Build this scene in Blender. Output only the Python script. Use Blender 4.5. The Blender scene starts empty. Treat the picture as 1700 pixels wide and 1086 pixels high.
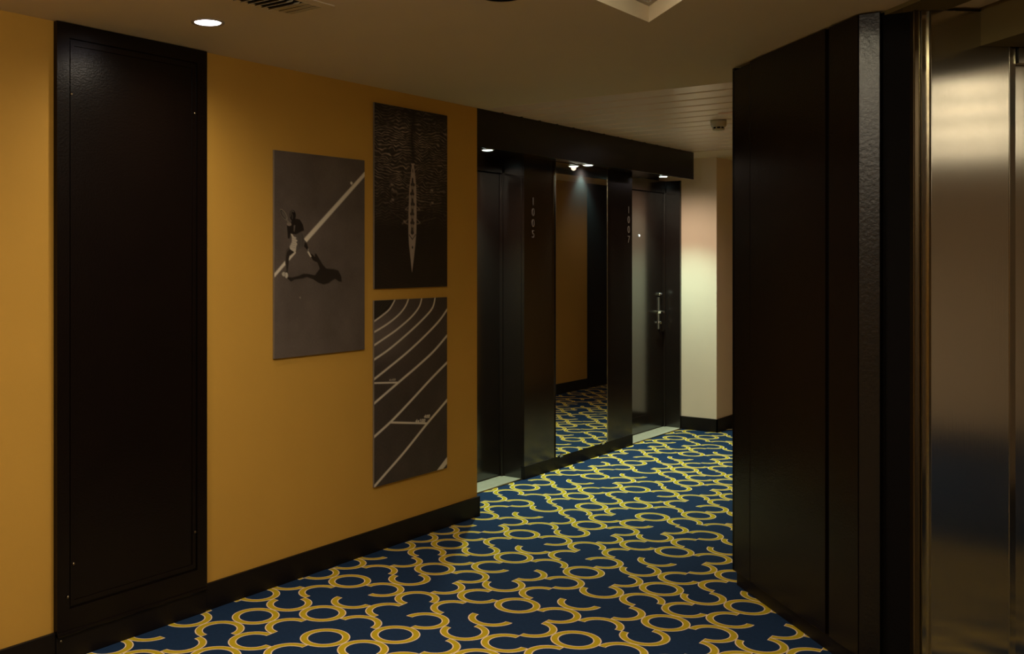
import bpy, bmesh, math, random
import numpy as np
from mathutils import Vector, Matrix
from mathutils.geometry import tessellate_polygon

random.seed(4)
RNG = np.random.default_rng(7)
scene = bpy.context.scene
C = scene.collection

# ------------------------------------------------------------------ camera, world, lights, exposure
CAM_H = 1.571
cam_data = bpy.data.cameras.new('camera')
cam = bpy.data.objects.new('camera', cam_data)
C.objects.link(cam)
cam.location = (0, 0, CAM_H)
cam.rotation_euler = (math.radians(90), 0, math.radians(38.2))
cam_data.sensor_width = 36
cam_data.lens = 36 * 1697 / 1700
cam_data.shift_x = 0.1
cam_data.shift_y = -112 / 1700
cam_data.clip_start = 0.05
scene.camera = cam

world = bpy.data.worlds.new('world')
scene.world = world
world.use_nodes = True
world.node_tree.nodes['Background'].inputs[0].default_value = (0.02, 0.016, 0.012, 1)
world.node_tree.nodes['Background'].inputs[1].default_value = 0.3

scene.view_settings.view_transform = 'Standard'
scene.view_settings.look = 'None'
scene.view_settings.exposure = 0.0
scene.view_settings.gamma = 1.0
scene.view_settings.use_curve_mapping = False

WARM = (1.0, 0.86, 0.66)
MINT = (0.60, 1.0, 0.78)


def lamp(name, loc, power, color, kind='SPOT', angle=165, blend=1.0, radius=0.04, aim=(0, 0, -1)):
    d = bpy.data.lights.new(name, kind)
    d.energy = power
    d.color = color
    d.shadow_soft_size = radius
    if kind == 'SPOT':
        d.spot_size = math.radians(angle)
        d.spot_blend = blend
    o = bpy.data.objects.new(name, d)
    o.location = loc
    o.rotation_euler = Vector(aim).to_track_quat('-Z', 'Y').to_euler()
    C.objects.link(o)
    return o


# recessed downlights of the hall (x, y, watts); first in view, last added to brighten the lobby
HALL = [(-3.095, 2.656, 26), (-1.96, 2.93, 85), (-2.35, 0.75, 95), (-1.2, -0.9, 90), (-3.0, -1.0, 60), (3.2, 1.6, 150)]
# unseen opal domes: lift lobby row, plus one added to brighten the narrow dark panel
LOBBY = [(0.82, 3.95, 1.0), (1.62, 3.80, 1.9), (2.75, 3.60, 3.2), (4.1, 3.35, 4.0), (-1.62, 1.55, 20)]
CORRIDOR_FILL = [(-2.8, 7.9, 34), (-2.35, 11.0, 5)]  # hidden downlights added to brighten the corridor floor and cream wall
# niche spotlights: a dichroic core with a broad warm spill
NICHE = [(-3.795, 5.66), (-3.795, 7.05), (-3.795, 8.42)]
for x, y, w in HALL:
    lamp('downlight_lamp', (x, y, 2.485), w, WARM)
for x, y, w in LOBBY:
    lamp('dome_lamp', (x, y, 2.43), w, WARM, 'POINT', radius=0.05)
for x, y, w in CORRIDOR_FILL:
    lamp('downlight_lamp', (x, y, 2.485), w, (1.0, 0.80, 0.60), angle=150)
for x, y in NICHE:
    lamp('niche_core', (x, y, 2.285), 95, MINT, angle=96, blend=0.75, radius=0.02)
    lamp('niche_spill', (x, y, 2.284), 30, (1.0, 0.78, 0.58), angle=172, blend=1.0, radius=0.02)

# ------------------------------------------------------------------ helpers
def srgb(r, g, b):
    f = lambda c: (c / 255 / 12.92) if c / 255 <= 0.04045 else ((c / 255 + 0.055) / 1.055) ** 2.4
    return (f(r), f(g), f(b), 1)


def mat(name, col, rough=0.6, metal=0.0, noise=None, bump=None, spec=0.5, emit=None, coat=0.0,
        aniso=0.0, stretch=None):
    """noise=(scale, amount) colour mottling, bump=(scale, strength)"""
    m = bpy.data.materials.new(name)
    m.use_nodes = True
    nt = m.node_tree
    b = nt.nodes['Principled BSDF']
    b.inputs['Base Color'].default_value = (*col[:3], 1)
    b.inputs['Roughness'].default_value = rough
    b.inputs['Metallic'].default_value = metal
    b.inputs['Specular IOR Level'].default_value = spec
    b.inputs['Coat Weight'].default_value = coat
    if emit:
        b.inputs['Emission Color'].default_value = (*emit[0], 1)
        b.inputs['Emission Strength'].default_value = emit[1]
    tc = nt.nodes.new('ShaderNodeTexCoord')
    src = tc.outputs['Object']
    if stretch:
        mp = nt.nodes.new('ShaderNodeMapping')
        mp.inputs['Scale'].default_value = stretch
        nt.links.new(src, mp.inputs['Vector'])
        src = mp.outputs['Vector']
    if noise:
        n = nt.nodes.new('ShaderNodeTexNoise')
        n.inputs['Scale'].default_value = noise[0]
        n.inputs['Detail'].default_value = 4
        nt.links.new(src, n.inputs['Vector'])
        r = nt.nodes.new('ShaderNodeMapRange')
        r.inputs['To Min'].default_value = 1 - noise[1]
        r.inputs['To Max'].default_value = 1 + noise[1]
        nt.links.new(n.outputs['Fac'], r.inputs['Value'])
        mx = nt.nodes.new('ShaderNodeMix')
        mx.data_type = 'RGBA'
        mx.blend_type = 'MULTIPLY'
        mx.inputs[0].default_value = 1
        mx.inputs[6].default_value = (*col[:3], 1)
        nt.links.new(r.outputs[0], mx.inputs[7])
        nt.links.new(mx.outputs[2], b.inputs['Base Color'])
    if bump:
        n = nt.nodes.new('ShaderNodeTexNoise')
        n.inputs['Scale'].default_value = bump[0]
        n.inputs['Detail'].default_value = 3
        nt.links.new(src, n.inputs['Vector'])
        bp = nt.nodes.new('ShaderNodeBump')
        bp.inputs['Strength'].default_value = bump[1]
        bp.inputs['Distance'].default_value = 0.002
        nt.links.new(n.outputs['Fac'], bp.inputs['Height'])
        nt.links.new(bp.outputs['Normal'], b.inputs['Normal'])
    if aniso:
        b.inputs['Anisotropic'].default_value = aniso
        tg = nt.nodes.new('ShaderNodeTangent')
        tg.direction_type = 'RADIAL'
        tg.axis = 'Z'
        nt.links.new(tg.outputs[0], b.inputs['Tangent'])
    return m


M = {}
M['orange'] = mat('ochre_wallcovering', (0.62, 0.345, 0.058), 0.75, noise=(3, 0.05), bump=(420, 0.25), spec=0.25)
M['white'] = mat('cream_wallcovering', (0.80, 0.66, 0.52), 0.75, noise=(4, 0.04), bump=(420, 0.2), spec=0.25)
M['ceiling'] = mat('ceiling_paint', (0.68, 0.57, 0.42), 0.85, noise=(2, 0.03), bump=(300, 0.1), spec=0.2)
M['slat'] = mat('lacquered_metal_slat', (0.82, 0.64, 0.57), 0.34, noise=(2, 0.03), spec=0.5)
M['groove'] = mat('slat_gap', (0.12, 0.08, 0.06), 0.8)
M['dark'] = mat('dark_brown_lacquer', (0.0065, 0.0035, 0.0025), 0.27, noise=(5, 0.15), bump=(130, 0.30), spec=0.25)
M['sheen'] = mat('dark_lacquer_with_leather_grain', (0.006, 0.004, 0.003), 0.33, noise=(5, 0.15), bump=(75, 0.55), spec=0.5)
M['olive'] = mat('olive_brown_paint', (0.13, 0.10, 0.038), 0.8, noise=(3, 0.05), spec=0.2)
M['darkdoor'] = mat('dark_brown_door_laminate', (0.012, 0.0075, 0.0065), 0.17, noise=(5, 0.1), bump=(200, 0.03), spec=1.0)
M['darkmatt'] = mat('dark_brown_matt', (0.007, 0.004, 0.003), 0.6, noise=(6, 0.15), spec=0.3)
M['black'] = mat('black_gap', (0.004, 0.003, 0.003), 0.8, spec=0.1)
M['base'] = mat('dark_skirting', (0.006, 0.0035, 0.003), 0.5, noise=(6, 0.15), spec=0.3)
M['steel'] = mat('brushed_steel', (0.60, 0.565, 0.45), 0.20, metal=1.0, noise=(3, 0.06), aniso=0.93,
                 bump=(240, 0.10), stretch=(1, 1, 0.02))
M['steel2'] = mat('polished_steel_edge', (0.62, 0.58, 0.48), 0.18, metal=1.0)
M['bronze'] = mat('dark_bronze_bead', (0.22, 0.17, 0.10), 0.32, metal=1.0)
M['chrome'] = mat('chrome', (0.75, 0.74, 0.72), 0.14, metal=1.0)
M['satin'] = mat('satin_nickel', (0.55, 0.52, 0.50), 0.35, metal=1.0)
M['digit'] = mat('grey_number_metal', (0.26, 0.23, 0.22), 0.45, metal=0.4)
M['navy'] = mat('navy_carpet', (0.0125, 0.033, 0.084), 0.95, noise=(60, 0.22), bump=(700, 0.6), spec=0.1)
M['gold'] = mat('gold_carpet', (0.56, 0.40, 0.016), 0.95, noise=(90, 0.12), bump=(700, 0.6), spec=0.1)
M['cream'] = mat('cream_carpet', (0.95, 0.74, 0.52), 0.95, noise=(90, 0.08), bump=(700, 0.5), spec=0.1)
M['stone'] = mat('pale_marble', (0.62, 0.57, 0.44), 0.4, noise=(22, 0.14), spec=0.4)
M['brass'] = mat('brass_strip', (0.40, 0.26, 0.10), 0.4, metal=1.0)
M['plastic'] = mat('offwhite_plastic', (0.45, 0.40, 0.30), 0.5)
M['vent'] = mat('vent_paint', (0.50, 0.42, 0.27), 0.6)
M['trimring'] = mat('lamp_trim', (0.42, 0.36, 0.30), 0.5)
M['lampwhite'] = mat('downlight_glow', (0.9, 0.9, 0.9), 0.5, emit=((1.0, 0.90, 0.97), 9.0))
M['lampmint'] = mat('niche_lamp_glow', (0.9, 0.9, 0.9), 0.5, emit=((0.80, 1.0, 0.88), 9.0))
M['peep'] = mat('peephole_glow', (0.9, 0.9, 0.9), 0.4, emit=((0.86, 1.0, 0.93), 2.2))
M['frosted'] = mat('added_tube_glow', (0.9, 0.9, 0.8), 0.5, emit=((1.0, 0.90, 0.62), 90.0))  # emission of the tube added inside the cove
M['greygreen'] = mat('grille_greygreen', (0.16, 0.17, 0.13), 0.6)

# mirror: sharp silvering with a faint film that catches the lamp above
mm = bpy.data.materials.new('mirror_glass')
mm.use_nodes = True
nt = mm.node_tree
nt.nodes.clear()
out = nt.nodes.new('ShaderNodeOutputMaterial')
g1 = nt.nodes.new('ShaderNodeBsdfGlossy')
g1.inputs['Color'].default_value = (0.80, 0.78, 0.72, 1)
g1.inputs['Roughness'].default_value = 0.004
g2 = nt.nodes.new('ShaderNodeBsdfDiffuse')
g2.inputs['Color'].default_value = (0.5, 0.52, 0.6, 1)
mx = nt.nodes.new('ShaderNodeMixShader')
mx.inputs[0].default_value = 0.006
nt.links.new(g1.outputs[0], mx.inputs[1])
nt.links.new(g2.outputs[0], mx.inputs[2])
nt.links.new(mx.outputs[0], out.inputs[0])
M['mirror'] = mm


def link(name, bm_or_mesh, m, parent=None, smooth=False):
    if isinstance(bm_or_mesh, bmesh.types.BMesh):
        me = bpy.data.meshes.new(name)
        bmesh.ops.recalc_face_normals(bm_or_mesh, faces=bm_or_mesh.faces[:])
        bm_or_mesh.to_mesh(me)
        bm_or_mesh.free()
    else:
        me = bm_or_mesh
    for k in (m if isinstance(m, (list, tuple)) else [m]):
        me.materials.append(M[k] if isinstance(k, str) else k)
    if smooth:
        me.polygons.foreach_set('use_smooth', [True] * len(me.polygons))
    o = bpy.data.objects.new(name, me)
    C.objects.link(o)
    if parent:
        o.parent = parent
        o.matrix_parent_inverse = Matrix.Translation(parent.location).inverted() if parent.type == 'EMPTY' else Matrix()
    return o


def empty(name, loc, label, cat, group=None):
    o = bpy.data.objects.new(name, None)
    o.location = loc
    o.empty_display_size = 0.1
    C.objects.link(o)
    o['label'] = label
    o['category'] = cat
    if group:
        o['group'] = group
    return o


def struct(o, label=None):
    o['kind'] = 'structure'
    if label:
        o['label'] = label
    return o


def sempty(name, loc, label):
    o = bpy.data.objects.new(name, None)
    o.location = loc
    C.objects.link(o)
    return struct(o, label)


def hexa(bm, c, bev=0.0):
    """8 corners: 4 bottom ccw, 4 top"""
    v = [bm.verts.new(p) for p in c]
    f = [bm.faces.new([v[i] for i in q]) for q in
         ((0, 3, 2, 1), (4, 5, 6, 7), (0, 1, 5, 4), (1, 2, 6, 5), (2, 3, 7, 6), (3, 0, 4, 7))]
    if bev:
        es = list({e for x in f for e in x.edges})
        bmesh.ops.bevel(bm, geom=es, offset=bev, segments=2, affect='EDGES', profile=0.5)


def box(bm, x0, x1, y0, y1, z0, z1, bev=0.0):
    hexa(bm, [(x0, y0, z0), (x1, y0, z0), (x1, y1, z0), (x0, y1, z0),
              (x0, y0, z1), (x1, y0, z1), (x1, y1, z1), (x0, y1, z1)], bev)


def obox(bm, P, d, s0, s1, n0, n1, z0, z1, bev=0.0):
    """box in the frame of a vertical plane: origin P, direction d, normal n (left-handed turn of d)"""
    d = Vector(d).normalized()
    n = Vector((d.y, -d.x))
    P = Vector(P)
    q = [P + d * s + n * t for s, t in ((s0, n0), (s1, n0), (s1, n1), (s0, n1))]
    hexa(bm, [(p.x, p.y, z0) for p in q] + [(p.x, p.y, z1) for p in q], bev)


def bx(*a, **k):
    bm = bmesh.new()
    box(bm, *a, **k)
    return bm


def obx(*a, **k):
    bm = bmesh.new()
    obox(bm, *a, **k)
    return bm


def lathe(bm, prof, loc, axis='Z', seg=32, closed=True):
    """prof: list of (radius, height); revolves about axis"""
    rings = []
    for r, h in prof:
        ring = []
        for k in range(seg):
            a = 2 * math.pi * k / seg
            if axis == 'Z':
                p = (r * math.cos(a), r * math.sin(a), h)
            else:
                p = (h, r * math.cos(a), r * math.sin(a))
            ring.append(bm.verts.new((loc[0] + p[0], loc[1] + p[1], loc[2] + p[2])))
        rings.append(ring)
    for i in range(len(rings) - 1):
        for k in range(seg):
            bm.faces.new((rings[i][k], rings[i][(k + 1) % seg], rings[i + 1][(k + 1) % seg], rings[i + 1][k]))
    if closed:
        bm.faces.new(rings[0][::-1])
        bm.faces.new(rings[-1])
    return bm


def prism(bm, poly, z0, z1):
    a = [bm.verts.new((x, y, z0)) for x, y in poly]
    b = [bm.verts.new((x, y, z1)) for x, y in poly]
    bm.faces.new(a[::-1])
    bm.faces.new(b)
    n = len(poly)
    for i in range(n):
        bm.faces.new((a[i], a[(i + 1) % n], b[(i + 1) % n], b[i]))
    return bm


def slab_with_holes(outer, holes, z0, z1):
    bm = bmesh.new()
    loops = [outer] + holes
    pts = [p for l in loops for p in l]
    tris = tessellate_polygon([[Vector((x, y, 0)) for x, y in l] for l in loops])
    lo = [bm.verts.new((x, y, z0)) for x, y in pts]
    hi = [bm.verts.new((x, y, z1)) for x, y in pts]
    for t in tris:
        bm.faces.new([lo[i] for i in t])
        bm.faces.new([hi[i] for i in t[::-1]])
    k = 0
    for l in loops:
        n = len(l)
        for i in range(n):
            bm.faces.new((lo[k + i], lo[k + (i + 1) % n], hi[k + (i + 1) % n], hi[k + i]))
        k += n
    return bm


# ------------------------------------------------------------------ key dimensions (metres, +Y runs along the corridor)
H = 2.5
XW = -3.55          # left ochre wall face
XN = -3.89          # niche panel face
XL = -4.06          # door leaves in the niche
YE = 5.18           # end of the ochre wall
YS = 5.24           # edge of the plain ceiling
YF = 9.02           # cream wall face
XR = -1.70          # right corridor wall
D45 = (0.70711, -0.70711)      # along the angled dark wall, towards the camera
P45 = (0.70711, 0.70711)       # across it
CA = (-1.83, 4.85)
CB = (-1.056, 4.076)
Q = (-0.858, 4.076)            # left edge of the lift surround

# ------------------------------------------------------------------ floor with carpet pattern
floor = struct(link('floor', bx(-4.6, 6.2, -3.2, 14.2, -0.12, 0.0), 'navy'),
               'navy blue carpet with a gold and cream ring pattern')

DOM = [  # row j mod 13, six cells each; right = 1, top = 2, left = 4, bottom = 8 quarter of the ring present
    [15, 6, 15, 7, 3, 6],
    [13, 15, 3, 15, 9, 15],
    [6, 12, 6, 11, 13, 14],
    [15, 11, 7, 6, 12, 9],
    [3, 13, 9, 14, 15, 11],
    [9, 15, 11, 13, 6, 12],
    [7, 14, 14, 9, 11, 13],
    [15, 13, 15, 3, 15, 9],
    [14, 6, 12, 6, 11, 13],
    [9, 15, 11, 7, 6, 12],
    [11, 3, 13, 9, 14, 15],
    [12, 9, 15, 11, 13, 6],
    [13, 7, 14, 14, 9, 11],
]
PX0, PY0, PS = -3.3165, 3.1193, 0.20762


def arc_runs(m):
    on = [bool(m & 1), bool(m & 2), bool(m & 4), bool(m & 8)]
    if all(on):
        return [(0, 360, True)]
    runs = []
    for q in range(4):
        if on[q] and not on[q - 1]:
            n = 1
            while on[(q + n) % 4]:
                n += 1
            runs.append((90 * q, 90 * (q + n), False))
    return runs


def pattern_mesh():
    verts, faces, mi = [], [], []

    def band(cx, cy, r0, r1, a0, a1, z, mat_i, full):
        n = max(3, int((a1 - a0) / 9))
        base = len(verts)
        for k in range(n + 1):
            a = math.radians(a0 + (a1 - a0) * k / n)
            c, s = math.cos(a), math.sin(a)
            verts.append((cx + r0 * c, cy + r0 * s, z))
            verts.append((cx + r1 * c, cy + r1 * s, z))
        for k in range(n):
            b = base + 2 * k
            faces.append((b, b + 1, b + 3, b + 2))
            mi.append(mat_i)
    for i in range(-4, 24):
        for j in range(-28, 48):
            cx, cy = PX0 + PS * i, PY0 + PS * j
            if not (-4.0 < cx < 1.4 and -2.6 < cy < 13.2):
                continue
            if cx > -1.5 and cy > 5.0:
                continue
            if cx < -3.75 and not (5.1 < cy < 9.1):
                continue
            k = j // 13
            m = DOM[j % 13][(i - k) % 6]
            for a0, a1, full in arc_runs(m):
                cap = 0 if full else 1.6
                band(cx, cy, 0.0705, 0.1047, a0 - cap, a1 + cap, 0.0005, 0, full)
                e = 0 if full else -0.3
                band(cx, cy, 0.0756, 0.0996, a0 + (0 if full else 0.6), a1 - (0 if full else 0.6), 0.0010, 1, full)
    me = bpy.data.meshes.new('ring_pattern')
    me.from_pydata(verts, [], faces)
    me.polygons.foreach_set('material_index', mi)
    return me


pat = link('ring_pattern', pattern_mesh(), ['cream', 'gold'], floor)
pat['kind'] = 'stuff'
pat['label'] = 'gold rings and open arcs with cream outlines'

# ------------------------------------------------------------------ walls
struct(link('wall_left', bx(XW - 0.15, XW, -3.2, YE, 0, H), 'orange'), 'ochre fabric wall on the left with posters')
struct(link('wall_niche', bx(-4.6, XL - 0.05, YE - 0.8, YF + 0.2, 0, H), 'darkmatt'), 'dark wall behind the room doors')
struct(link('wall_niche_return', bx(XL - 0.05, XW - 0.15, YE - 0.6, YE, 0, H), 'darkmatt'), 'dark end of the ochre wall')
struct(link('wall_cream', bx(-4.6, XW, YF, 13.5, 0, H), 'white'), 'cream wall projecting past the last room door')
struct(link('wall_right', bx(XR, XR + 0.12, 4.98, 11.15, 0, H), 'orange'), 'ochre wall facing the mirror')
struct(link('wall_right_panel', bx(XR - 0.02, XR + 0.12, 11.15, 13.5, 0, H), 'dark'), 'dark panelling further along the right wall')
struct(link('wall_far', bx(XW, XR + 0.12, 13.5, 13.6, 0, H), 'orange'), 'end wall of the corridor')
struct(link('wall_back', bx(XW - 0.15, 6.0, -3.3, -3.2, 0, H), 'orange'), 'wall behind the viewer')
struct(link('wall_lobby_right', bx(5.6, 5.7, -3.2, 4.2, 0, H), 'white'), 'far wall of the lift lobby')
struct(link('wall_lobby_side', bx(2.0, 5.7, 4.2, 4.3, 0, H), 'white'), 'side wall of the lift lobby')

# skirtings
bm = bmesh.new()
box(bm, XW, XW + 0.014, -3.2, 2.27, 0, 0.12, 0.002)
box(bm, XW, XW + 0.014, 3.022, YE, 0, 0.12, 0.002)
struct(link('baseboard_left', bm, 'base'), 'dark skirting along the ochre wall')
struct(link('baseboard_wall_end', bx(XW - 0.15, XW + 0.014, YE, YE + 0.012, 0, 0.12), 'base'), 'dark skirting round the wall end')
bm = bmesh.new()
box(bm, XN - 0.01, XN + 0.030, 6.233, 7.957, 0, 0.095, 0.002)
struct(link('baseboard_niche', bm, 'base'), 'black skirting under the mirror')
bm = bmesh.new()
box(bm, XN, XW + 0.014, YF - 0.014, YF, 0, 0.12, 0.002)
box(bm, XW, XW + 0.014, YF - 0.014, 13.5, 0, 0.12, 0.002)
struct(link('baseboard_cream', bm, 'base'), 'dark skirting round the cream wall')
struct(link('baseboard_right', bx(XR - 0.014, XR, 4.98, 11.15, 0, 0.12), 'base'), 'dark skirting under the mirrored ochre wall')

# ------------------------------------------------------------------ ceilings
cove = [(-1.738, 3.723), (-1.738, 2.75), (-1.30, 2.75), (-1.02, 3.005)]
lobby_cut = [(-0.945, 4.076), (2.0, 4.076)]
outer = [(-4.6, -3.2), (5.7, -3.2), (5.7, 4.3), (2.0, 4.3), (0.6, 4.3)]
# plain ceiling: everything nearer than YS, with the angled bulkhead strip laid under it
outer = [(-4.6, -3.2), (5.7, -3.2), (5.7, 5.24), (-4.6, YS)]
ceil = struct(link('ceiling', slab_with_holes(outer, [cove], H, H + 0.12), 'ceiling'), 'plain plastered ceiling of the hall')
cf = struct(link('ceiling_far', bx(-4.6, XR + 0.12, 8.45, 13.6, H, H + 0.12), 'white'), 'plain ceiling beyond the metal slats')
cs = struct(link('ceiling_slats', bx(-4.6, XR + 0.12, YS, 8.45, H + 0.022, H + 0.12), 'groove'), 'ceiling of broad metal slats')
PITCH = (8.45 - YS) / 14
for k in range(14):
    y0 = YS + k * PITCH
    bm = bmesh.new()
    # shallow tray profile, one slat
    w = PITCH - 0.018
    prof = [(0, 0.02), (0.004, 0.004), (0.012, 0), (w - 0.012, 0), (w - 0.004, 0.004), (w, 0.02)]
    xa, xb = -3.9, XR
    va = [bm.verts.new((xa, y0 + p, H + q)) for p, q in prof]
    vb = [bm.verts.new((xb, y0 + p, H + q)) for p, q in prof]
    for i in range(len(prof) - 1):
        bm.faces.new((va[i], vb[i], vb[i + 1], va[i + 1]))
    bm.faces.new(va)
    bm.faces.new(vb[::-1])
    bm.faces.new((va[0], va[-1], vb[-1], vb[0]))
    link('slat', bm, 'slat', cs)

# cove recess: upper plate, grille and a tube added to brighten its faces
cov = sempty('trim_1', (-1.5, 3.2, H), 'angular cove cut into the ceiling')
bm = bmesh.new()
prism(bm, [(-1.80, 3.80), (-1.80, 2.68), (-1.25, 2.68), (-0.95, 3.0)], H + 0.12, H + 0.14)
link('cove_plate', bm, 'darkmatt', cov)
bm = bmesh.new()
ins = [(-1.716, 3.672), (-1.716, 2.78), (-1.31, 2.78), (-1.05, 3.005)]
bm2 = slab_with_holes([(-1.737, 3.720), (-1.737, 2.752), (-1.301, 2.752), (-1.022, 3.004)],
                      [[(-1.716, 3.672), (-1.716, 2.80), (-1.31, 2.80), (-1.05, 3.01)]], H + 0.062, H + 0.068)
bm.free()
link('cove_lining', bm2, 'trimring', cov)
bm2 = slab_with_holes([(-1.712, 3.660), (-1.712, 2.80), (-1.31, 2.80), (-1.06, 3.01)],
                      [[(-1.690, 3.600), (-1.690, 2.84), (-1.33, 2.84), (-1.10, 3.02)]], H + 0.078, H + 0.09)
link('grille_frame', bm2, 'greygreen', cov)
for k in range(5):
    bm = bmesh.new()
    obox(bm, (-1.69 + 0.09 * k, 3.59 - 0.09 * k), (0, -1), 0.0, 0.5, -0.006, 0.006, H + 0.085, H + 0.098)
    link('grille_bar', bm, 'greygreen', cov)
bm = lathe(bmesh.new(), [(0.012, 0), (0.012, 0.30)], (0, 0, 0), 'X', 16)
bmesh.ops.translate(bm, verts=bm.verts[:], vec=(-1.55, 2.90, H + 0.035))
link('added_cove_tube', bm, 'frosted', cov, True)

# angled bulkhead strip and header box in front of the lift
bm = bmesh.new()
sl = (-0.945, 4.076)
obox(bm, sl, D45, -0.25, 3.0, -0.178, 0.0, 2.484, 2.502)
struct(link('trim_2', bm, 'olive'), 'narrow ceiling strip running to the lift')
hb = (-0.675, 4.259)
bm = bmesh.new()
obox(bm, hb, D45, 0.0, 1.6, -0.34, 0.0, 2.358, 2.5)
struct(link('trim_3', bm, 'olive'), 'dropped ceiling box above the lift front')

# ------------------------------------------------------------------ niche panels, soffit
soff = struct(link('trim_4', bx(XN - 0.2, XW - 0.022, YE, 8.50, 2.303, H + 0.02), 'dark'), 'dark lowered ceiling of the door niche')
fas = struct(link('trim_5', bx(XW - 0.022, XW, YE - 0.0, 8.50, 2.266, H + 0.018, bev=0.0015), 'dark'), 'dark fascia board over the door niche')
struct(link('trim_6', bx(XN - 0.2, XN + 0.024, 6.235, 6.665, 0, 2.303), 'darkdoor'), 'dark pilaster carrying the number 1005')
struct(link('trim_7', bx(XN - 0.2, XN, 6.665, 7.492, 0, 2.303), 'darkmatt'), 'dark backing behind the mirror')
struct(link('trim_8', bx(XN - 0.2, XN + 0.024, 7.4965, 7.955, 0, 2.303), 'darkdoor'), 'dark pilaster carrying the number 1007')

# ------------------------------------------------------------------ room doors
def lever_set(parent, y, z, x):
    o = link('lock_plate', bx(x, x + 0.008, y - 0.018, y + 0.018, z - 0.16, z + 0.135, bev=0.003), 'satin', parent)
    bm = lathe(bmesh.new(), [(0.012, 0), (0.012, 0.045), (0.010, 0.052)], (x + 0.008, y, z), 'X', 20)
    bm3 = bmesh.new()
    lathe(bm, [(0.0095, 0), (0.0095, 0.001)], (x, y, z), 'X', 8)
    # lever arm turned towards the hinge side, slightly drooping at its end
    pts = [(x + 0.052, y + 0.012), (x + 0.055, y - 0.03), (x + 0.053, y - 0.08), (x + 0.048, y - 0.125)]
    for (xa, ya), (xb, yb) in zip(pts[:-1], pts[1:]):
        hexa(bm, [(xa - 0.006, ya, z - 0.009), (xa + 0.006, ya, z - 0.009), (xb + 0.006, yb, z - 0.009), (xb - 0.006, yb, z - 0.009),
                  (xa - 0.006, ya, z + 0.009), (xa + 0.006, ya, z + 0.009), (xb + 0.006, yb, z + 0.009), (xb - 0.006, yb, z + 0.009)])
    bm3.free()
    link('door_handle', bm, 'chrome', o)
    bm = lathe(bmesh.new(), [(0.013, 0), (0.013, 0.018), (0.009, 0.022)], (x + 0.008, y, z - 0.10), 'X', 20)
    link('lock_cylinder', bm, 'chrome', o)
    bm = lathe(bmesh.new(), [(0.014, 0), (0.014, 0.016), (0.010, 0.022)], (x, y - 0.004, z + 0.165), 'X', 20)
    lathe(bm, [(0.008, 0), (0.008, 0.020)], (x, y + 0.030, z + 0.165), 'X', 16)
    link('deadbolt_knob', bm, 'chrome', parent)


def room_door(n, y0, y1, label, with_lever):
    d = sempty('door_%d' % n, (XL, (y0 + y1) / 2, 0), label)
    link('leaf', bx(XL - 0.045, XL, y0 + 0.03, y1 - 0.03, 0.012, 2.19, bev=0.002), 'darkdoor', d)
    # frame: lining of the recess with a rebate
    bm = bmesh.new()
    box(bm, XL - 0.05, XN, y0 - 0.02, y0 + 0.004, 0, 2.303)
    box(bm, XL - 0.05, XN, y1 - 0.004, y1 + 0.001, 0, 2.303)
    box(bm, XL - 0.05, XL + 0.022, y0 + 0.004, y0 + 0.026, 0, 2.24, 0.002)
    box(bm, XL - 0.05, XL + 0.022, y1 - 0.026, y1 - 0.004, 0, 2.24, 0.002)
    box(bm, XL - 0.05, XL + 0.022, y0 + 0.004, y1 - 0.004, 2.195, 2.303)
    link('door_frame', bm, 'darkdoor', d)
    link('architrave', bx(XN - 0.006, XN + 0.004, y1 - 0.028, y1 + 0.0, 0, 2.303), 'darkdoor', d) if n == 2 else None
    link('threshold', bx(XL - 0.04, XN + 0.0, y0 + 0.004, y1 - 0.004, 0, 0.006), 'stone', d)
    link('threshold_strip', bx(XN, XN + 0.012, y0 + 0.004, y1 - 0.004, 0, 0.006), 'brass', d)
    bm = lathe(bmesh.new(), [(0.014, 0), (0.014, 0.004), (0.011, 0.005)], (XL, (y0 + y1) / 2, 1.787), 'X', 24)
    ph = link('peephole', bm, 'chrome', d)
    bm = lathe(bmesh.new(), [(0.0105, 0.0051), (0.009, 0.007)], (XL, (y0 + y1) / 2, 1.787), 'X', 24)
    link('peephole_lens', bm, 'peep', ph)
    lever_set(d, y1 - 0.115 if with_lever else y0 + 0.115, 1.085, XL)
    # lower kick rail line of the leaf
    link('kick_plate', bx(XL, XL + 0.003, y0 + 0.035, y1 - 0.035, 0.014, 0.16), 'darkdoor', d)


room_door(1, YE + 0.005, 6.235, 'dark room door 1005, first in the niche', False)
room_door(2, 7.955, YF - 0.002, 'dark room door 1007 beyond the mirror, with chrome lever', True)

# ------------------------------------------------------------------ access panel in the ochre wall
ap = empty('access_panel', (XW, 2.645, 0), 'tall dark brown access panel set in the ochre wall at left', 'panel')
a0, a1 = 2.27, 3.022
bm = slab_with_holes([(a0, 0.10), (a1, 0.10), (a1, H - 0.002), (a0, H - 0.002)],
                     [[(a0 + 0.055, 0.20), (a1 - 0.055, 0.20), (a1 - 0.055, H - 0.06), (a0 + 0.055, H - 0.06)]], 0, 0.024)
for v in bm.verts:
    v.co = (XW + v.co.z, v.co.x, v.co.y)
link('panel_frame', bm, 'dark', ap)
link('panel_leaf', bx(XW, XW + 0.014, a0 + 0.055, a1 - 0.055, 0.20, H - 0.06), 'dark', ap)
bm = slab_with_holes([(a0 + 0.062, 0.21), (a1 - 0.062, 0.21), (a1 - 0.062, H - 0.068), (a0 + 0.062, H - 0.068)],
                     [[(a0 + 0.078, 0.228), (a1 - 0.078, 0.228), (a1 - 0.078, H - 0.086), (a0 + 0.078, H - 0.086)]], 0, 0.005)
for v in bm.verts:
    v.co = (XW + 0.014 + v.co.z, v.co.x, v.co.y)
link('panel_moulding', bm, 'dark', ap)
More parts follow.
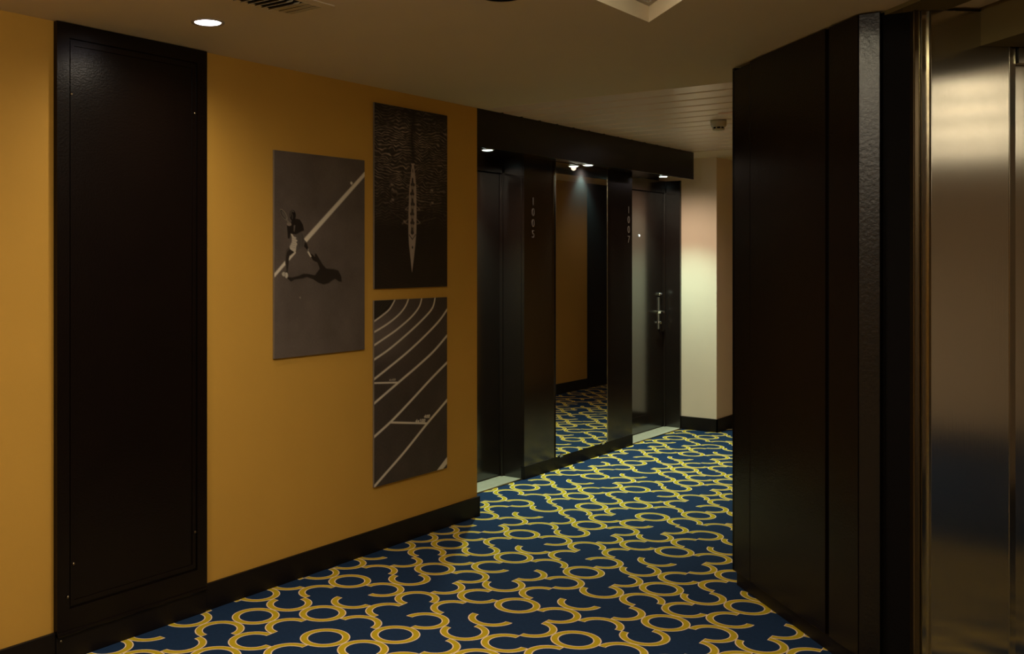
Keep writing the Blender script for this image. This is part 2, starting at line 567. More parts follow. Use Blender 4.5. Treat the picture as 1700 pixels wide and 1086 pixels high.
link('plinth', bx(XW, XW + 0.020, a0, a1, 0.0, 0.10, bev=0.003), 'base', ap)
link('ledge', bx(XW, XW + 0.030, a0, a1, 0.10, 0.118, bev=0.004), 'dark', ap)
first = None
for y, z in ((2.335, 2.222), (2.955, 2.216), (2.345, 0.372), (2.955, 0.370), (2.315, 0.25), (2.285, 0.085)):
    if first is None:
        bm = lathe(bmesh.new(), [(0.0055, 0), (0.0055, 0.002), (0.003, 0.004)], (0, 0, 0), 'X', 16)
        first = link('screw', bm, 'bronze', ap)
        first.matrix_parent_inverse = Matrix()
        s = first
    else:
        s = first.copy()
        C.objects.link(s)
    s.location = (0.021 if z > 0.3 else 0.027, y - 2.645, z)

# ------------------------------------------------------------------ printed photo panels
NX, NZ = 264, 400


def grid_uv(ss):
    u = (np.arange(NX * ss) + 0.5) / (NX * ss)
    v = (np.arange(NZ * ss) + 0.5) / (NZ * ss)
    return np.meshgrid(u, v)


SS = 3
UU, VV = grid_uv(SS)
ASP = 1.003 / 0.664


def poly(img, pts, col):
    x, y = UU, VV
    x0, x1 = min(p[0] for p in pts), max(p[0] for p in pts)
    y0, y1 = min(p[1] for p in pts), max(p[1] for p in pts)
    c0, c1 = max(0, int(x0 * NX * SS) - 1), min(NX * SS, int(x1 * NX * SS) + 2)
    r0, r1 = max(0, int(y0 * NZ * SS) - 1), min(NZ * SS, int(y1 * NZ * SS) + 2)
    if c1 <= c0 or r1 <= r0:
        return
    x, y = UU[r0:r1, c0:c1], VV[r0:r1, c0:c1]
    inside = np.zeros(x.shape, bool)
    n = len(pts)
    for i in range(n):
        xa, ya = pts[i]
        xb, yb = pts[(i + 1) % n]
        if ya == yb:
            continue
        cond = ((ya > y) != (yb > y)) & (x < (xb - xa) * (y - ya) / (yb - ya) + xa)
        inside ^= cond
    img[r0:r1, c0:c1][inside] = col


def ell(img, c, r, col, rot=0):
    pts = []
    for k in range(24):
        a = 2 * math.pi * k / 24
        px, py = r[0] * math.cos(a), r[1] * math.sin(a)
        q = (px * math.cos(rot) - py * math.sin(rot), px * math.sin(rot) + py * math.cos(rot))
        pts.append((c[0] + q[0], c[1] + q[1] / ASP))
    poly(img, pts, col)


def smooth_line(p, n=10):
    p = [p[0]] + list(p) + [p[-1]]
    out = []
    for i in range(1, len(p) - 2):
        a, b, c, d = [np.array(q) for q in p[i - 1:i + 3]]
        for k in range(n):
            t = k / n
            out.append(tuple(0.5 * (2 * b + (c - a) * t + (2 * a - 5 * b + 4 * c - d) * t * t + (3 * b - a - 3 * c + d) * t ** 3)))
    out.append(tuple(p[-1]))
    return out


def stroke(img, pts, w, col, w2=None):
    """w in u units"""
    n = len(pts) - 1
    for i in range(n):
        (xa, ya), (xb, yb) = pts[i], pts[i + 1]
        ww = w if w2 is None else w + (w2 - w) * i / max(1, n - 1)
        dx, dy = xb - xa, (yb - ya) * ASP
        L = math.hypot(dx, dy) or 1
        ex, ey = dx / L * ww * 0.3, dy / L * ww * 0.3
        nx, ny = -dy / L * ww / 2, dx / L * ww / 2
        P = [(xa - ex + nx, ya * ASP - ey + ny), (xb + ex + nx, yb * ASP + ey + ny),
             (xb + ex - nx, yb * ASP + ey - ny), (xa - ex - nx, ya * ASP - ey - ny)]
        poly(img, [(a, b / ASP) for a, b in P], col)


def vnoise(nx, nz, seed):
    r = np.random.default_rng(seed)
    g = r.random((nz + 2, nx + 2))
    u, v = UU * nx, VV * nz
    i, j = u.astype(int), v.astype(int)
    fu, fv = u - i, v - j
    fu, fv = fu * fu * (3 - 2 * fu), fv * fv * (3 - 2 * fv)
    return (g[j, i] * (1 - fu) * (1 - fv) + g[j, i + 1] * fu * (1 - fv) + g[j + 1, i] * (1 - fu) * fv + g[j + 1, i + 1] * fu * fv)


def base_img(col):
    im = np.empty((NZ * SS, NX * SS, 3))
    im[:] = col
    return im


def glyphs(img, text, x, y, h, col, w, slant=0.35, tilt=0.0):
    G = {'4': [[(.7, 1), (.7, 0), (0, .65), (1, .65)]], '0': [[(.1, .1), (.9, .1), (.9, .9), (.1, .9), (.1, .1)]],
         '1': [[(.2, .2), (.6, 0), (.6, 1)]], 'x': [[(.1, .35), (.9, .95)], [(.9, .35), (.1, .95)]]}
    cw = h * 0.95
    for k, ch in enumerate(text):
        for st in G[ch]:
            pts = [(x + (k * 1.3 + a + (1 - b) * slant) * cw, y + (b * h) / ASP + tilt * (k * 1.3 * cw)) for a, b in st]
            stroke(img, pts, w, col)


def art_tennis():
    n = vnoise(5, 8, 1) * 0.5 + vnoise(14, 20, 2) * 0.3 + vnoise(200, 300, 3) * 0.35
    im = base_img((0.116, 0.091, 0.078)) * (0.72 + 0.55 * n)[..., None]
    lt, wh = (0.76, 0.68, 0.55), (0.70, 0.62, 0.50)
    dk, sh = (0.018, 0.013, 0.011), (0.022, 0.016, 0.013)
    poly(im, [(1.006, 0.056), (1.006, 0.082), (0.335, 0.438), (0.303, 0.423)], lt)
    poly(im, [(-0.003, 0.592), (0.001, 0.61), (0.219, 0.492), (0.219, 0.485), (0.178, 0.492)], lt)
    ell(im, (0.841, 0.126), (0.014, 0.012), lt)
    poly(im, [(0.118, 0.609), (0.169, 0.633), (0.205, 0.623), (0.299, 0.617), (0.337, 0.611), (0.404, 0.623), (0.462, 0.641), (0.521, 0.651), (0.575, 0.645), (0.616, 0.632), (0.651, 0.623), (0.692, 0.637), (0.728, 0.64), (0.722, 0.612), (0.687, 0.58), (0.631, 0.573), (0.551, 0.57), (0.511, 0.55), (0.472, 0.521), (0.443, 0.497), (0.423, 0.494), (0.423, 0.51), (0.394, 0.508), (0.394, 0.521), (0.423, 0.534), (0.452, 0.539), (0.477, 0.57), (0.423, 0.603), (0.356, 0.596), (0.299, 0.594), (0.252, 0.604), (0.178, 0.612)], sh)
    poly(im, [(0.155, 0.463), (0.118, 0.482), (0.109, 0.508), (0.109, 0.538), (0.118, 0.585), (0.132, 0.586), (0.143, 0.551), (0.148, 0.521), (0.155, 0.508), (0.205, 0.489), (0.219, 0.482), (0.178, 0.469)], (0.030, 0.022, 0.018))
    stroke(im, [(0.150, 0.472), (0.122, 0.487), (0.113, 0.512), (0.113, 0.538), (0.121, 0.58)], 0.008, (0.10, 0.08, 0.065))
    poly(im, [(0.313, 0.438), (0.306, 0.46), (0.356, 0.485), (0.38, 0.495), (0.409, 0.503), (0.423, 0.53), (0.404, 0.53), (0.38, 0.51), (0.365, 0.486), (0.337, 0.444)], dk)
    poly(im, [(0.34, 0.486), (0.356, 0.482), (0.387, 0.509), (0.373, 0.513)], wh)
    ell(im, (0.352, 0.477), (0.006, 0.012), (0.30, 0.27, 0.22))
    poly(im, [(0.219, 0.4), (0.261, 0.386), (0.285, 0.392), (0.299, 0.407), (0.318, 0.438), (0.308, 0.455), (0.271, 0.469), (0.224, 0.486), (0.224, 0.43)], (0.10, 0.085, 0.075))
    stroke(im, [(0.25, 0.40), (0.262, 0.43), (0.258, 0.46)], 0.006, (0.065, 0.055, 0.048))
    stroke(im, [(0.285, 0.40), (0.295, 0.43), (0.285, 0.455)], 0.006, (0.065, 0.055, 0.048))
    poly(im, [(0.164, 0.399), (0.178, 0.413), (0.178, 0.439), (0.155, 0.463), (0.159, 0.474), (0.205, 0.488), (0.22, 0.482), (0.224, 0.46), (0.235, 0.447), (0.222, 0.44), (0.238, 0.43), (0.215, 0.424), (0.228, 0.417), (0.201, 0.413), (0.181, 0.4)], (0.60, 0.53, 0.43))
    for k in range(5):
        stroke(im, [(0.165 + 0.004 * k, 0.462 - 0.010 * k), (0.215, 0.468 - 0.011 * k)], 0.003, (0.30, 0.27, 0.22))
    poly(im, [(0.127, 0.36), (0.143, 0.349), (0.169, 0.344), (0.178, 0.331), (0.224, 0.324), (0.261, 0.327), (0.294, 0.351), (0.308, 0.381), (0.271, 0.388), (0.219, 0.402), (0.169, 0.398), (0.155, 0.422), (0.137, 0.423), (0.132, 0.388)], dk)
    poly(im, [(0.198, 0.357), (0.215, 0.356), (0.205, 0.388), (0.196, 0.386)], (0.13, 0.11, 0.095))
    ell(im, (0.187, 0.309), (0.033, 0.040), (0.014, 0.010, 0.009))
    stroke(im, [(0.163, 0.315), (0.168, 0.296), (0.183, 0.287), (0.200, 0.291)], 0.007, (0.12, 0.10, 0.085))
    stroke(im, [(0.178, 0.30), (0.186, 0.312), (0.182, 0.325)], 0.006, (0.09, 0.075, 0.065))
    ell(im, (0.150, 0.3525), (0.024, 0.013), (0.26, 0.21, 0.17))
    stroke(im, [(0.139, 0.341), (0.150, 0.350)], 0.014, (0.22, 0.18, 0.15))
    ell(im, (0.094, 0.307), (0.051, 0.022), (0.28, 0.24, 0.19), 0.80)
    ell(im, (0.092, 0.307), (0.045, 0.018), (0.02, 0.015, 0.012), 0.80)
    ell(im, (0.096, 0.308), (0.038, 0.013), (0.13, 0.11, 0.095), 0.80)
    stroke(im, [(0.120, 0.326), (0.142, 0.345)], 0.010, (0.20, 0.17, 0.14))
    ell(im, (0.095, 0.595), (0.020, 0.016), (0.52, 0.47, 0.38))
    ell(im, (0.122, 0.601), (0.016, 0.020), (0.62, 0.56, 0.46))
    stroke(im, [(0.105, 0.588), (0.112, 0.606)], 0.004, (0.10, 0.08, 0.07))
    ell(im, (0.265, 0.712), (0.006, 0.006), (0.35, 0.30, 0.25))
    return im


def art_rowing():
    v = vnoise(7, 10, 11)
    ridge = lambda a: (1 - np.abs(2 * a - 1))
    wob = (vnoise(8, 14, 14) - 0.5) * 0.9 + (vnoise(22, 30, 15) - 0.5) * 0.5
    w = 0.5 + 0.5 * np.sin((VV * 62 + wob * 2.6) * 2 * math.pi)
    w2 = 0.5 + 0.5 * np.sin((VV * 95 - wob * 3.4 + 0.3 * UU) * 2 * math.pi)
    w = np.clip((w - 0.70) / 0.30, 0, 1) * vnoise(30, 60, 16) * 1.5 + np.clip((w2 - 0.82) / 0.18, 0, 1) * vnoise(40, 80, 17) * 0.8
    fade = np.clip((0.68 - VV) / 0.34, 0.02, 1) * np.clip(1.15 - np.abs(UU - 0.42) * 1.3, 0.15, 1)
    fade *= np.clip(VV / 0.10, 0.25, 1)
    wake = np.clip(np.abs(UU - 0.5 - 0.01 * np.sin(VV * 30)) / 0.06, 0.05, 1)
    wake = np.where(VV < 0.32, wake, 1)
    patch = 0.35 + 0.95 * v
    im = base_img((0.020, 0.0145, 0.012))
    im += (w * fade * wake * patch)[..., None] * np.array((0.46, 0.365, 0.30))
    lt, md = (0.42, 0.335, 0.285), (0.24, 0.19, 0.16)
    for l in [[(0.427, 0.635), (0.201, 0.579)], [(0.596, 0.632), (0.831, 0.601)], [(0.437, 0.555), (0.213, 0.519)], [(0.583, 0.549), (0.778, 0.521)], [(0.445, 0.482), (0.261, 0.508)]]:
        stroke(im, l, 0.006, (0.085, 0.066, 0.055))
    for c in [(0.213, 0.437), (0.225, 0.519), (0.77, 0.521), (0.383, 0.636), (0.765, 0.45)]:
        ell(im, c, (0.035, 0.010), (0.14, 0.11, 0.09), -0.5)
        ell(im, (c[0] + 0.01, c[1] - 0.004), (0.018, 0.008), (0.30, 0.25, 0.21), 0.3)
    poly(im, [(0.491, 0.309), (0.516, 0.308), (0.539, 0.376), (0.55, 0.441), (0.555, 0.572), (0.552, 0.69), (0.539, 0.755), (0.515, 0.847), (0.492, 0.917), (0.475, 0.847), (0.451, 0.756), (0.443, 0.691), (0.445, 0.574), (0.456, 0.444), (0.475, 0.378)], lt)
    poly(im, [(0.490, 0.385), (0.510, 0.384), (0.517, 0.441), (0.519, 0.559), (0.517, 0.664), (0.520, 0.697), (0.497, 0.706), (0.474, 0.697), (0.478, 0.665), (0.477, 0.561), (0.480, 0.444)], (0.045, 0.034, 0.029))
    stroke(im, [(0.455, 0.715), (0.497, 0.742), (0.543, 0.712)], 0.012, (0.42, 0.34, 0.29))
    stroke(im, [(0.455, 0.705), (0.497, 0.730), (0.543, 0.702)], 0.008, (0.04, 0.03, 0.026))
    stroke(im, [(0.485, 0.309), (0.525, 0.307)], 0.012, lt)
    for k, (x, y) in enumerate([(0.499, 0.435), (0.499, 0.487), (0.499, 0.545), (0.499, 0.60), (0.494, 0.65)]):
        ell(im, (x + 0.004 * (-1) ** k, y - 0.012), (0.030, 0.018), (0.06, 0.048, 0.042))
        ell(im, (x, y + 0.004), (0.026, 0.014), (0.27, 0.22, 0.185))
        stroke(im, [(x - 0.014, y + 0.012), (x - 0.016, y + 0.034)], 0.008, md)
        stroke(im, [(x + 0.014, y + 0.012), (x + 0.016, y + 0.034)], 0.008, md)
    for l in [[(0.456, 0.425), (0.419, 0.436)], [(0.539, 0.421), (0.584, 0.43)], [(0.451, 0.49), (0.412, 0.501)], [(0.549, 0.487), (0.596, 0.495)], [(0.446, 0.545), (0.399, 0.566), (0.446, 0.568)], [(0.55, 0.542), (0.604, 0.561), (0.55, 0.565)], [(0.446, 0.613), (0.393, 0.64), (0.446, 0.646)], [(0.55, 0.611), (0.607, 0.636), (0.55, 0.644)]]:
        stroke(im, l, 0.008, md)
    ell(im, (0.499, 0.775), (0.010, 0.012), (0.04, 0.03, 0.026))
    ell(im, (0.503, 0.345), (0.006, 0.018), (0.05, 0.04, 0.034))
    return im


def art_track():
    n = vnoise(3, 5, 21) * 0.4 + vnoise(10, 14, 22) * 0.25 + vnoise(150, 230, 23) * 0.35
    im = base_img((0.062, 0.047, 0.042)) * (0.62 + 0.75 * n)[..., None]
    glow = np.exp(-(((UU - 0.10) / 0.45) ** 2 + ((VV - 0.17) / 0.14) ** 2))
    im += glow[..., None] * np.array((0.085, 0.068, 0.062))
    wh = (0.74, 0.65, 0.53)
    L = [[(0.271, -0.004), (0.198, 0.048), (0.103, 0.081), (-0.005, 0.111)], [(0.45, -0.004), (0.407, 0.038), (0.32, 0.082), (0.174, 0.128), (-0.005, 0.169)], [(0.633, -0.004), (0.594, 0.047), (0.483, 0.102), (0.296, 0.163), (0.126, 0.207), (-0.005, 0.239)], [(0.824, -0.004), (0.784, 0.057), (0.651, 0.117), (0.445, 0.189), (0.198, 0.266), (-0.005, 0.316)], [(1.011, 0.066), (0.892, 0.13), (0.704, 0.204), (0.445, 0.292), (0.174, 0.371), (-0.005, 0.421)], [(1.011, 0.22), (0.811, 0.304), (0.599, 0.373), (0.32, 0.455), (0.15, 0.505), (-0.005, 0.551)], [(1.011, 0.379), (0.757, 0.467), (0.47, 0.574), (0.222, 0.662), (-0.005, 0.730)], [(1.011, 0.599), (0.865, 0.656), (0.704, 0.718), (0.395, 0.847), (0.15, 0.939), (-0.005, 0.997)]]
    grass = [(0, 0), (0.271, 0)] + smooth_line(L[0])[1:] + [(0, 0.109)]
    poly(im, grass, (0.022, 0.018, 0.016))
    for k in range(7):
        stroke(im, [(0.02 + 0.035 * k, 0.0), (0.0, 0.012 + 0.014 * k)], 0.004, (0.05, 0.042, 0.036))
    for k, l in enumerate(L):
        stroke(im, smooth_line(l), 0.0125 + 0.0014 * k, wh)
    stroke(im, [(1.03, 0.944), (0.878, 1.007)], 0.05, wh)
    stroke(im, [(-0.001, 0.441), (0.308, 0.457)], 0.013, wh)
    stroke(im, [(0.21, 0.669), (0.715, 0.716)], 0.016, wh)
    g = (0.36, 0.31, 0.26)
    glyphs(im, '4x400', 0.190, 0.432, 0.014, g, 0.006, tilt=0.03)
    glyphs(im, '400', 0.665, 0.667, 0.022, wh, 0.008, tilt=0.05)
    glyphs(im, '4x100', 0.545, 0.683, 0.022, wh, 0.008, tilt=0.05)
    return im


def print_mat(name):
    m = bpy.data.materials.new(name)
    m.use_nodes = True
    b = m.node_tree.nodes['Principled BSDF']
    b.inputs['Roughness'].default_value = 0.55
    b.inputs['Specular IOR Level'].default_value = 0.3
    a = m.node_tree.nodes.new('ShaderNodeVertexColor')
    a.layer_name = 'print'
    m.node_tree.links.new(a.outputs['Color'], b.inputs['Base Color'])
    return m


PM = print_mat('matt_photo_print')
M['photoedge'] = mat('panel_edge', (0.20, 0.16, 0.12), 0.6)


def photo_panel(label, img, y0, z1, w=0.664, h=1.003):
    img = img.reshape(NZ, SS, NX, SS, 3).mean(axis=(1, 3))
    t = empty('photo_panel', (XW, y0 + w / 2, z1 - h), label, 'picture', 'monochrome sports photo panels on the ochre wall')
    link('backing_board', bx(XW + 0.002, XW + 0.012, y0, y0 + w, z1 - h, z1, bev=0.001), 'photoedge', t)
    x = XW + 0.0126
    ys = y0 + 0.001 + (w - 0.002) * np.arange(NX + 1) / NX
    zs = z1 - 0.001 - (h - 0.002) * np.arange(NZ + 1) / NZ
    Y, Z = np.meshgrid(ys, zs)
    co = np.stack([np.full_like(Y, x), Y, Z], -1).reshape(-1, 3)
    idx = np.arange((NZ + 1) * (NX + 1)).reshape(NZ + 1, NX + 1)
    f = np.stack([idx[:-1, :-1], idx[1:, :-1], idx[1:, 1:], idx[:-1, 1:]], -1).reshape(-1, 4)
    me = bpy.data.meshes.new('print')
    me.vertices.add(len(co))
    me.vertices.foreach_set('co', co.ravel())
    me.loops.add(f.size)
    me.loops.foreach_set('vertex_index', f.ravel())
    me.polygons.add(len(f))
    me.polygons.foreach_set('loop_start', np.arange(0, f.size, 4))
    me.update(calc_edges=True)
    pad = np.pad(img, ((0, 1), (0, 1), (0, 0)), mode='edge')
    pad2 = np.pad(img, ((1, 0), (1, 0), (0, 0)), mode='edge')
    vc = ((pad + pad2) / 2).reshape(-1, 3)
    rgba = np.ones((len(co), 4), np.float32)
    rgba[:, :3] = np.clip(vc, 0, 1)
    at = me.color_attributes.new('print', 'FLOAT_COLOR', 'POINT')
    at.data.foreach_set('color', rgba.ravel())
    link('print', me, PM, t)
    return t


photo_panel('monochrome photo panel of a tennis player seen from above on a court line', art_tennis(), 3.447, 2.097)
photo_panel('monochrome photo panel of a rowing boat seen from above on dark water', art_rowing(), 4.190, 2.416)
photo_panel('monochrome photo panel of curving white running track lanes', art_track(), 4.188, 1.351)

# ------------------------------------------------------------------ mirror with clips
mi_ = empty('wall_mirror', (XN, 7.08, 0.09), 'tall frameless mirror between the doors 1005 and 1007', 'mirror')
link('mirror_backing', bx(XN, XN + 0.027, 6.669, 7.487, 0.096, 2.300), 'black', mi_)
link('mirror_glass', bx(XN + 0.0275, XN + 0.032, 6.668, 7.488, 0.096, 2.300), 'mirror', mi_)
link('mirror_edge', bx(XN, XN + 0.034, 7.4882, 7.4955, 0.096, 2.300), 'steel2', mi_)
for y in (6.74, 7.41):
    link('mirror_clip', bx(XN + 0.022, XN + 0.040, y - 0.02, y + 0.02, 0.086, 0.112, bev=0.003), 'chrome', mi_)


# ------------------------------------------------------------------ room numbers (separate metal digits, one above the other)
def room_number(text, y, z_top, z_bot, label):
    t = empty('room_number', (XN + 0.024, y, (z_top + z_bot) / 2), label, 'sign', 'room numbers on the dark pilasters')
    hgt = (z_top - z_bot) / 4 * 0.80
    for k, ch in enumerate(text):
        cu = bpy.data.curves.new('digit', 'FONT')
        cu.body = ch
        cu.size = hgt * 1.36
        cu.extrude = 0.0015
        cu.align_x = 'CENTER'
        tmp = bpy.data.objects.new('tmp', cu)
        C.objects.link(tmp)
        dg = bpy.context.evaluated_depsgraph_get()
        me = bpy.data.meshes.new_from_object(tmp.evaluated_get(dg))
        bpy.data.objects.remove(tmp)
        zc = z_top - hgt - k * (z_top - z_bot - hgt) / 3
        # text plane (x, y) -> wall plane facing +X: reading direction along +Y
        for v in me.vertices:
            v.co = (XN + 0.0256 + v.co.z, y + v.co.x * 0.95, zc + v.co.y)
        me.materials.clear()
        link('digit', me, 'digit', t)
    return t


room_number('1005', 6.355, 2.024, 1.728, 'small grey room number 1005 stacked vertically left of the mirror')
room_number('1007', 7.888, 2.022, 1.713, 'small grey room number 1007 stacked vertically right of the mirror')

# ------------------------------------------------------------------ niche spotlights
names = ['small recessed spotlight above the nearer room door', 'small recessed spotlight above the mirror',
         'small recessed spotlight above the farther room door']
for (x, y), lb in zip(NICHE, names):
    t = empty('recessed_spotlight', (x, y, 2.30), lb, 'light', 'spotlights under the niche soffit')
    bm = lathe(bmesh.new(), [(0.030, 2.3035), (0.046, 2.3035), (0.044, 2.2985), (0.034, 2.2975)], (x, y, 0), 'Z', 32, False)
    link('trim_ring', bm, 'satin', t, True)
    bm = lathe(bmesh.new(), [(0.036, 2.300), (0.033, 2.2955)], (x, y, 0), 'Z', 32)
    link('lamp', bm, 'lampmint', t)


def downlight(x, y, label, lit=True, r=0.052, group='ceiling downlights'):
    t = empty('downlight', (x, y, H), label, 'light', group)
    bm = lathe(bmesh.new(), [(r, H), (r + 0.013, H + 0.0), (r + 0.012, H - 0.004), (r + 0.001, H - 0.003)], (x, y, 0), 'Z', 40, False)
    link('trim_ring', bm, 'trimring', t, True)
    bm = lathe(bmesh.new(), [(r, H - 0.0005), (r - 0.002, H - 0.0025)], (x, y, 0), 'Z', 40)
    link('lamp', bm, 'lampwhite' if lit else 'trimring', t)
    return t


downlight(-3.095, 2.656, 'round glowing downlight in the ceiling before the dark access panel')
for x, y, w in HALL[1:]:
    downlight(x, y, 'round downlight in the hall ceiling out of view')
for x, y, w in LOBBY:
    t = empty('ceiling_dome', (x, y, H), 'small opal dome light on the ceiling out of view', 'light', 'opal ceiling domes')
    bm = lathe(bmesh.new(), [(0.060, H), (0.060, H - 0.012), (0.052, H - 0.014)], (x, y, 0), 'Z', 24)
    link('dome_base', bm, 'trimring', t, True)
for x, y, w in CORRIDOR_FILL:
    downlight(x, y, 'round downlight added in the corridor ceiling out of view')

# round ceiling speaker whose rim just enters the top of the frame
t = empty('ceiling_speaker', (-1.96, 3.02, H), 'round ceiling fitting cut off by the top edge of the view', 'speaker')
bm = lathe(bmesh.new(), [(0.060, H), (0.078, H), (0.076, H - 0.006), (0.062, H - 0.007)], (-1.96, 3.02, 0), 'Z', 40, False)
link('rim', bm, 'darkmatt', t, True)
bm = lathe(bmesh.new(), [(0.062, H - 0.001), (0.050, H - 0.005), (0.02, H - 0.008)], (-1.96, 3.02, 0), 'Z', 40)
link('grille', bm, 'trimring', t, True)

# ------------------------------------------------------------------ ceiling vent
vt = empty('ceiling_vent', (-2.62, 2.54, H), 'square louvred air vent in the ceiling beside the downlight', 'vent')
vx0, vx1, vy0, vy1 = -2.737, -2.578, 2.30, 2.757
bm = slab_with_holes([(vx0 - 0.012, vy0 - 0.02), (vx1 + 0.05, vy0 - 0.02), (vx1 + 0.05, vy1 + 0.012), (vx0 - 0.012, vy1 + 0.012)],
                     [[(vx0, vy0), (vx1, vy0), (vx1, vy1), (vx0, vy1)]], H - 0.003, H)
link('vent_frame', bm, 'ceiling', vt)
link('vent_backing', bx(vx0, vx1, vy0, vy1, H - 0.0008, H + 0.001), 'black', vt)
PV = 0.034
for k in range(13):
    y = vy1 - (k + 0.5) * PV
    # the far louvres are tilted shut, the nearer ones stand open
    w, dz = (0.0160, 0.003) if k < 3 else (0.0045, 0.010)
    bm = bmesh.new()
    hexa(bm, [(vx0, y - w, H - 0.0015 - dz), (vx1, y - w, H - 0.0015 - dz), (vx1, y + w, H - 0.0025), (vx0, y + w, H - 0.0025),
              (vx0, y - w, H - 0.0005 - dz), (vx1, y - w, H - 0.0005 - dz), (vx1, y + w, H - 0.0012), (vx0, y + w, H - 0.0012)])
    link('louvre', bm, 'vent', vt)

# ------------------------------------------------------------------ smoke detector and hatch on the slatted ceiling
sd = empty('smoke_detector', (-2.60, 6.64, H), 'small round smoke detector hanging under the metal slat ceiling', 'detector')
bm = lathe(bmesh.new(), [(0.052, H), (0.052, H - 0.012), (0.050, H - 0.038), (0.044, H - 0.045)], (-2.60, 6.64, 0), 'Z', 32)
link('housing', bm, 'plastic', sd, True)
bm = lathe(bmesh.new(), [(0.036, H - 0.045), (0.036, H - 0.056)], (-2.60, 6.64, 0), 'Z', 24)
link('sensor_neck', bm, 'black', sd)
for k in range(8):
    a = 2 * math.pi * k / 8
    cx, cy = -2.60 + 0.037 * math.cos(a), 6.64 + 0.037 * math.sin(a)
    link('sensor_fin', bx(cx - 0.003, cx + 0.003, cy - 0.003, cy + 0.003, H - 0.057, H - 0.044), 'plastic', sd)
bm = lathe(bmesh.new(), [(0.040, H - 0.056), (0.038, H - 0.064), (0.02, H - 0.068)], (-2.60, 6.64, 0), 'Z', 24)
link('sensor_cap', bm, 'plastic', sd, True)
ch = empty('ceiling_hatch', (-2.2, 6.5, H), 'flat rectangular plate on the slat ceiling beside the smoke detector', 'hatch')
link('hatch_plate', bx(-2.47, -1.95, 6.30, 6.56, H - 0.012, H, bev=0.002), 'slat', ch)

# ------------------------------------------------------------------ angled dark wall (right)
wr = sempty('wall_angled', (CA[0], CA[1], 0), 'dark brown lacquered wall set at an angle on the right')
bm = bmesh.new()
prism(bm, [(CA[0] + 0.03, CA[1] + 0.03), (CB[0] + 0.04, CB[1] + 0.045), (-0.86, 4.13), (-0.83, 5.0), (-1.5, 5.2), (-1.66, 4.99), (-1.75, 4.95)], 0, H)
link('core', bm, 'darkmatt', wr)
segs = [(0.0, 0.186), (0.190, 0.858), (0.888, 1.0945)]
for k, (s0, s1) in enumerate(segs):
    bm = bmesh.new()
    obox(bm, CA, D45, s0, s1, -0.03, 0.0, 0.072, H - 0.006 if k else H - 0.02, bev=0.0015)
    link('panel', bm, 'dark', wr)
# dark reveal strip between the last two panels
bm = bmesh.new()
obox(bm, CA, D45, 0.858, 0.888, -0.03, -0.014, 0.072, H - 0.006)
link('reveal_strip', bm, 'black', wr)
link('panel', bx(-1.052, -0.978, 4.076, 4.11, 0.0, H - 0.006, bev=0.0015), 'sheen', wr)
link('panel', bx(-0.978, -0.866, 4.098, 4.12, 0.0, H - 0.006), 'black', wr)
bm = bmesh.new()
obox(bm, CA, D45, 0.01, 1.10, -0.045, -0.018, 0.0, 0.072)
link('toe_kick', bm, 'base', wr)
bm = bmesh.new()
obox(bm, CA, P45, -0.0, 0.10, -0.0, 0.02, 0.072, H - 0.006)
link('panel_end', bm, 'dark', wr)

# ------------------------------------------------------------------ lift surround and lift door
ls = sempty('wall_lift', (Q[0], Q[1], 0), 'brushed steel lift surround at the right edge')
TOP = 2.484


def liftpart(name, s0, s1, n0, n1, m, z1=TOP, bev=0.0):
    bm = bmesh.new()
    obox(bm, Q, P45, s0, s1, n0, n1, 0.0, z1, bev)
    return link(name, bm, m, ls)


liftpart('core', -0.01, 0.40, -0.20, -0.06, 'darkmatt', H)
liftpart('outer_bead', 0.0, 0.0245, -0.055, -0.006, 'bronze', bev=0.004)
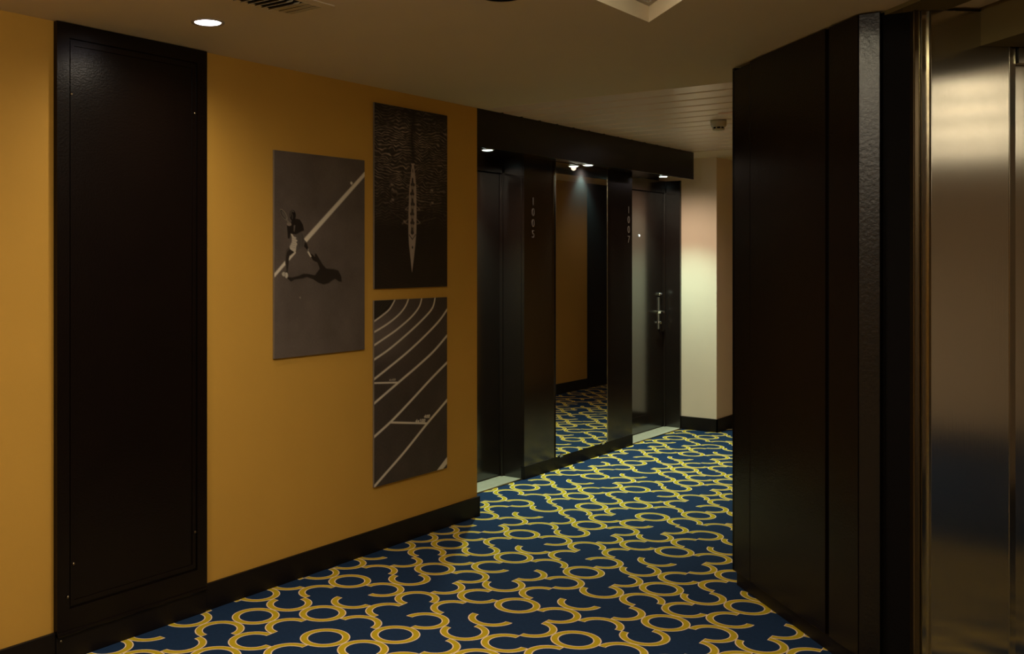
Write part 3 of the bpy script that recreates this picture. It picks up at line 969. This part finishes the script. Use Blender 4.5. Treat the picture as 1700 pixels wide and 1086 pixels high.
# slanting return strip: its face turns away from the jamb
bm = bmesh.new()
d, n = Vector(P45), Vector((P45[1], -P45[0]))
Pq = Vector(Q)
c = [Pq + d * 0.0255 + n * 0.004, Pq + d * 0.0605 + n * -0.008, Pq + d * 0.0605 + n * -0.06, Pq + d * 0.0255 + n * -0.06]
hexa(bm, [(p.x, p.y, 0) for p in c] + [(p.x, p.y, TOP) for p in c])
link('return_strip', bm, 'steel', ls)
liftpart('edge_bead', 0.0608, 0.0635, -0.05, 0.003, 'steel2', bev=0.0008)
liftpart('jamb_panel', 0.064, 0.3710, -0.06, 0.0, 'steel')
liftpart('edge_bead', 0.3712, 0.3742, -0.05, 0.002, 'steel2', bev=0.0008)
bm = bmesh.new()
c = [Pq + d * 0.3745 + n * 0.0, Pq + d * 0.4065 + n * -0.012, Pq + d * 0.4065 + n * -0.07, Pq + d * 0.3745 + n * -0.07]
hexa(bm, [(p.x, p.y, 0) for p in c] + [(p.x, p.y, TOP) for p in c])
link('inner_strip', bm, 'steel', ls)
lh = liftpart('lift_header', 0.415, 1.5, -0.2, -0.004, 'steel', H)
for o in [lh]:
    for v in o.data.vertices:
        if v.co.z < 1.0:
            v.co.z = 2.30
ld = sempty('door_3', (-0.2, 4.7, 0), 'brushed steel lift door at the right edge')
bm = bmesh.new()
obox(bm, Q, P45, 0.4135, 0.93, -0.085, -0.05, 0.01, 2.30, 0.002)
link('door_leaf', bm, 'steel', ld)
bm = bmesh.new()
obox(bm, Q, P45, 0.934, 1.45, -0.085, -0.05, 0.01, 2.30, 0.002)
link('door_leaf', bm, 'steel', ld)
bm = bmesh.new()
obox(bm, Q, P45, 0.40, 1.5, -0.16, -0.09, 0.0, 2.31)
link('door_track', bm, 'black', ld)
bm = bmesh.new()
obox(bm, Q, P45, 1.5, 4.2, -0.16, 0.0, 0.0, H)
struct(link('wall_lift_side', bm, 'white'), 'wall right of the lift, outside the view')
bm = bmesh.new()
obox(bm, (Q[0] + 4.2 * 0.7071, Q[1] + 4.2 * 0.7071), D45, -0.1, 4.0, -0.1, 0.0, 0.0, H)
struct(link('wall_lobby_end', bm, 'white'), 'end wall of the lift lobby')
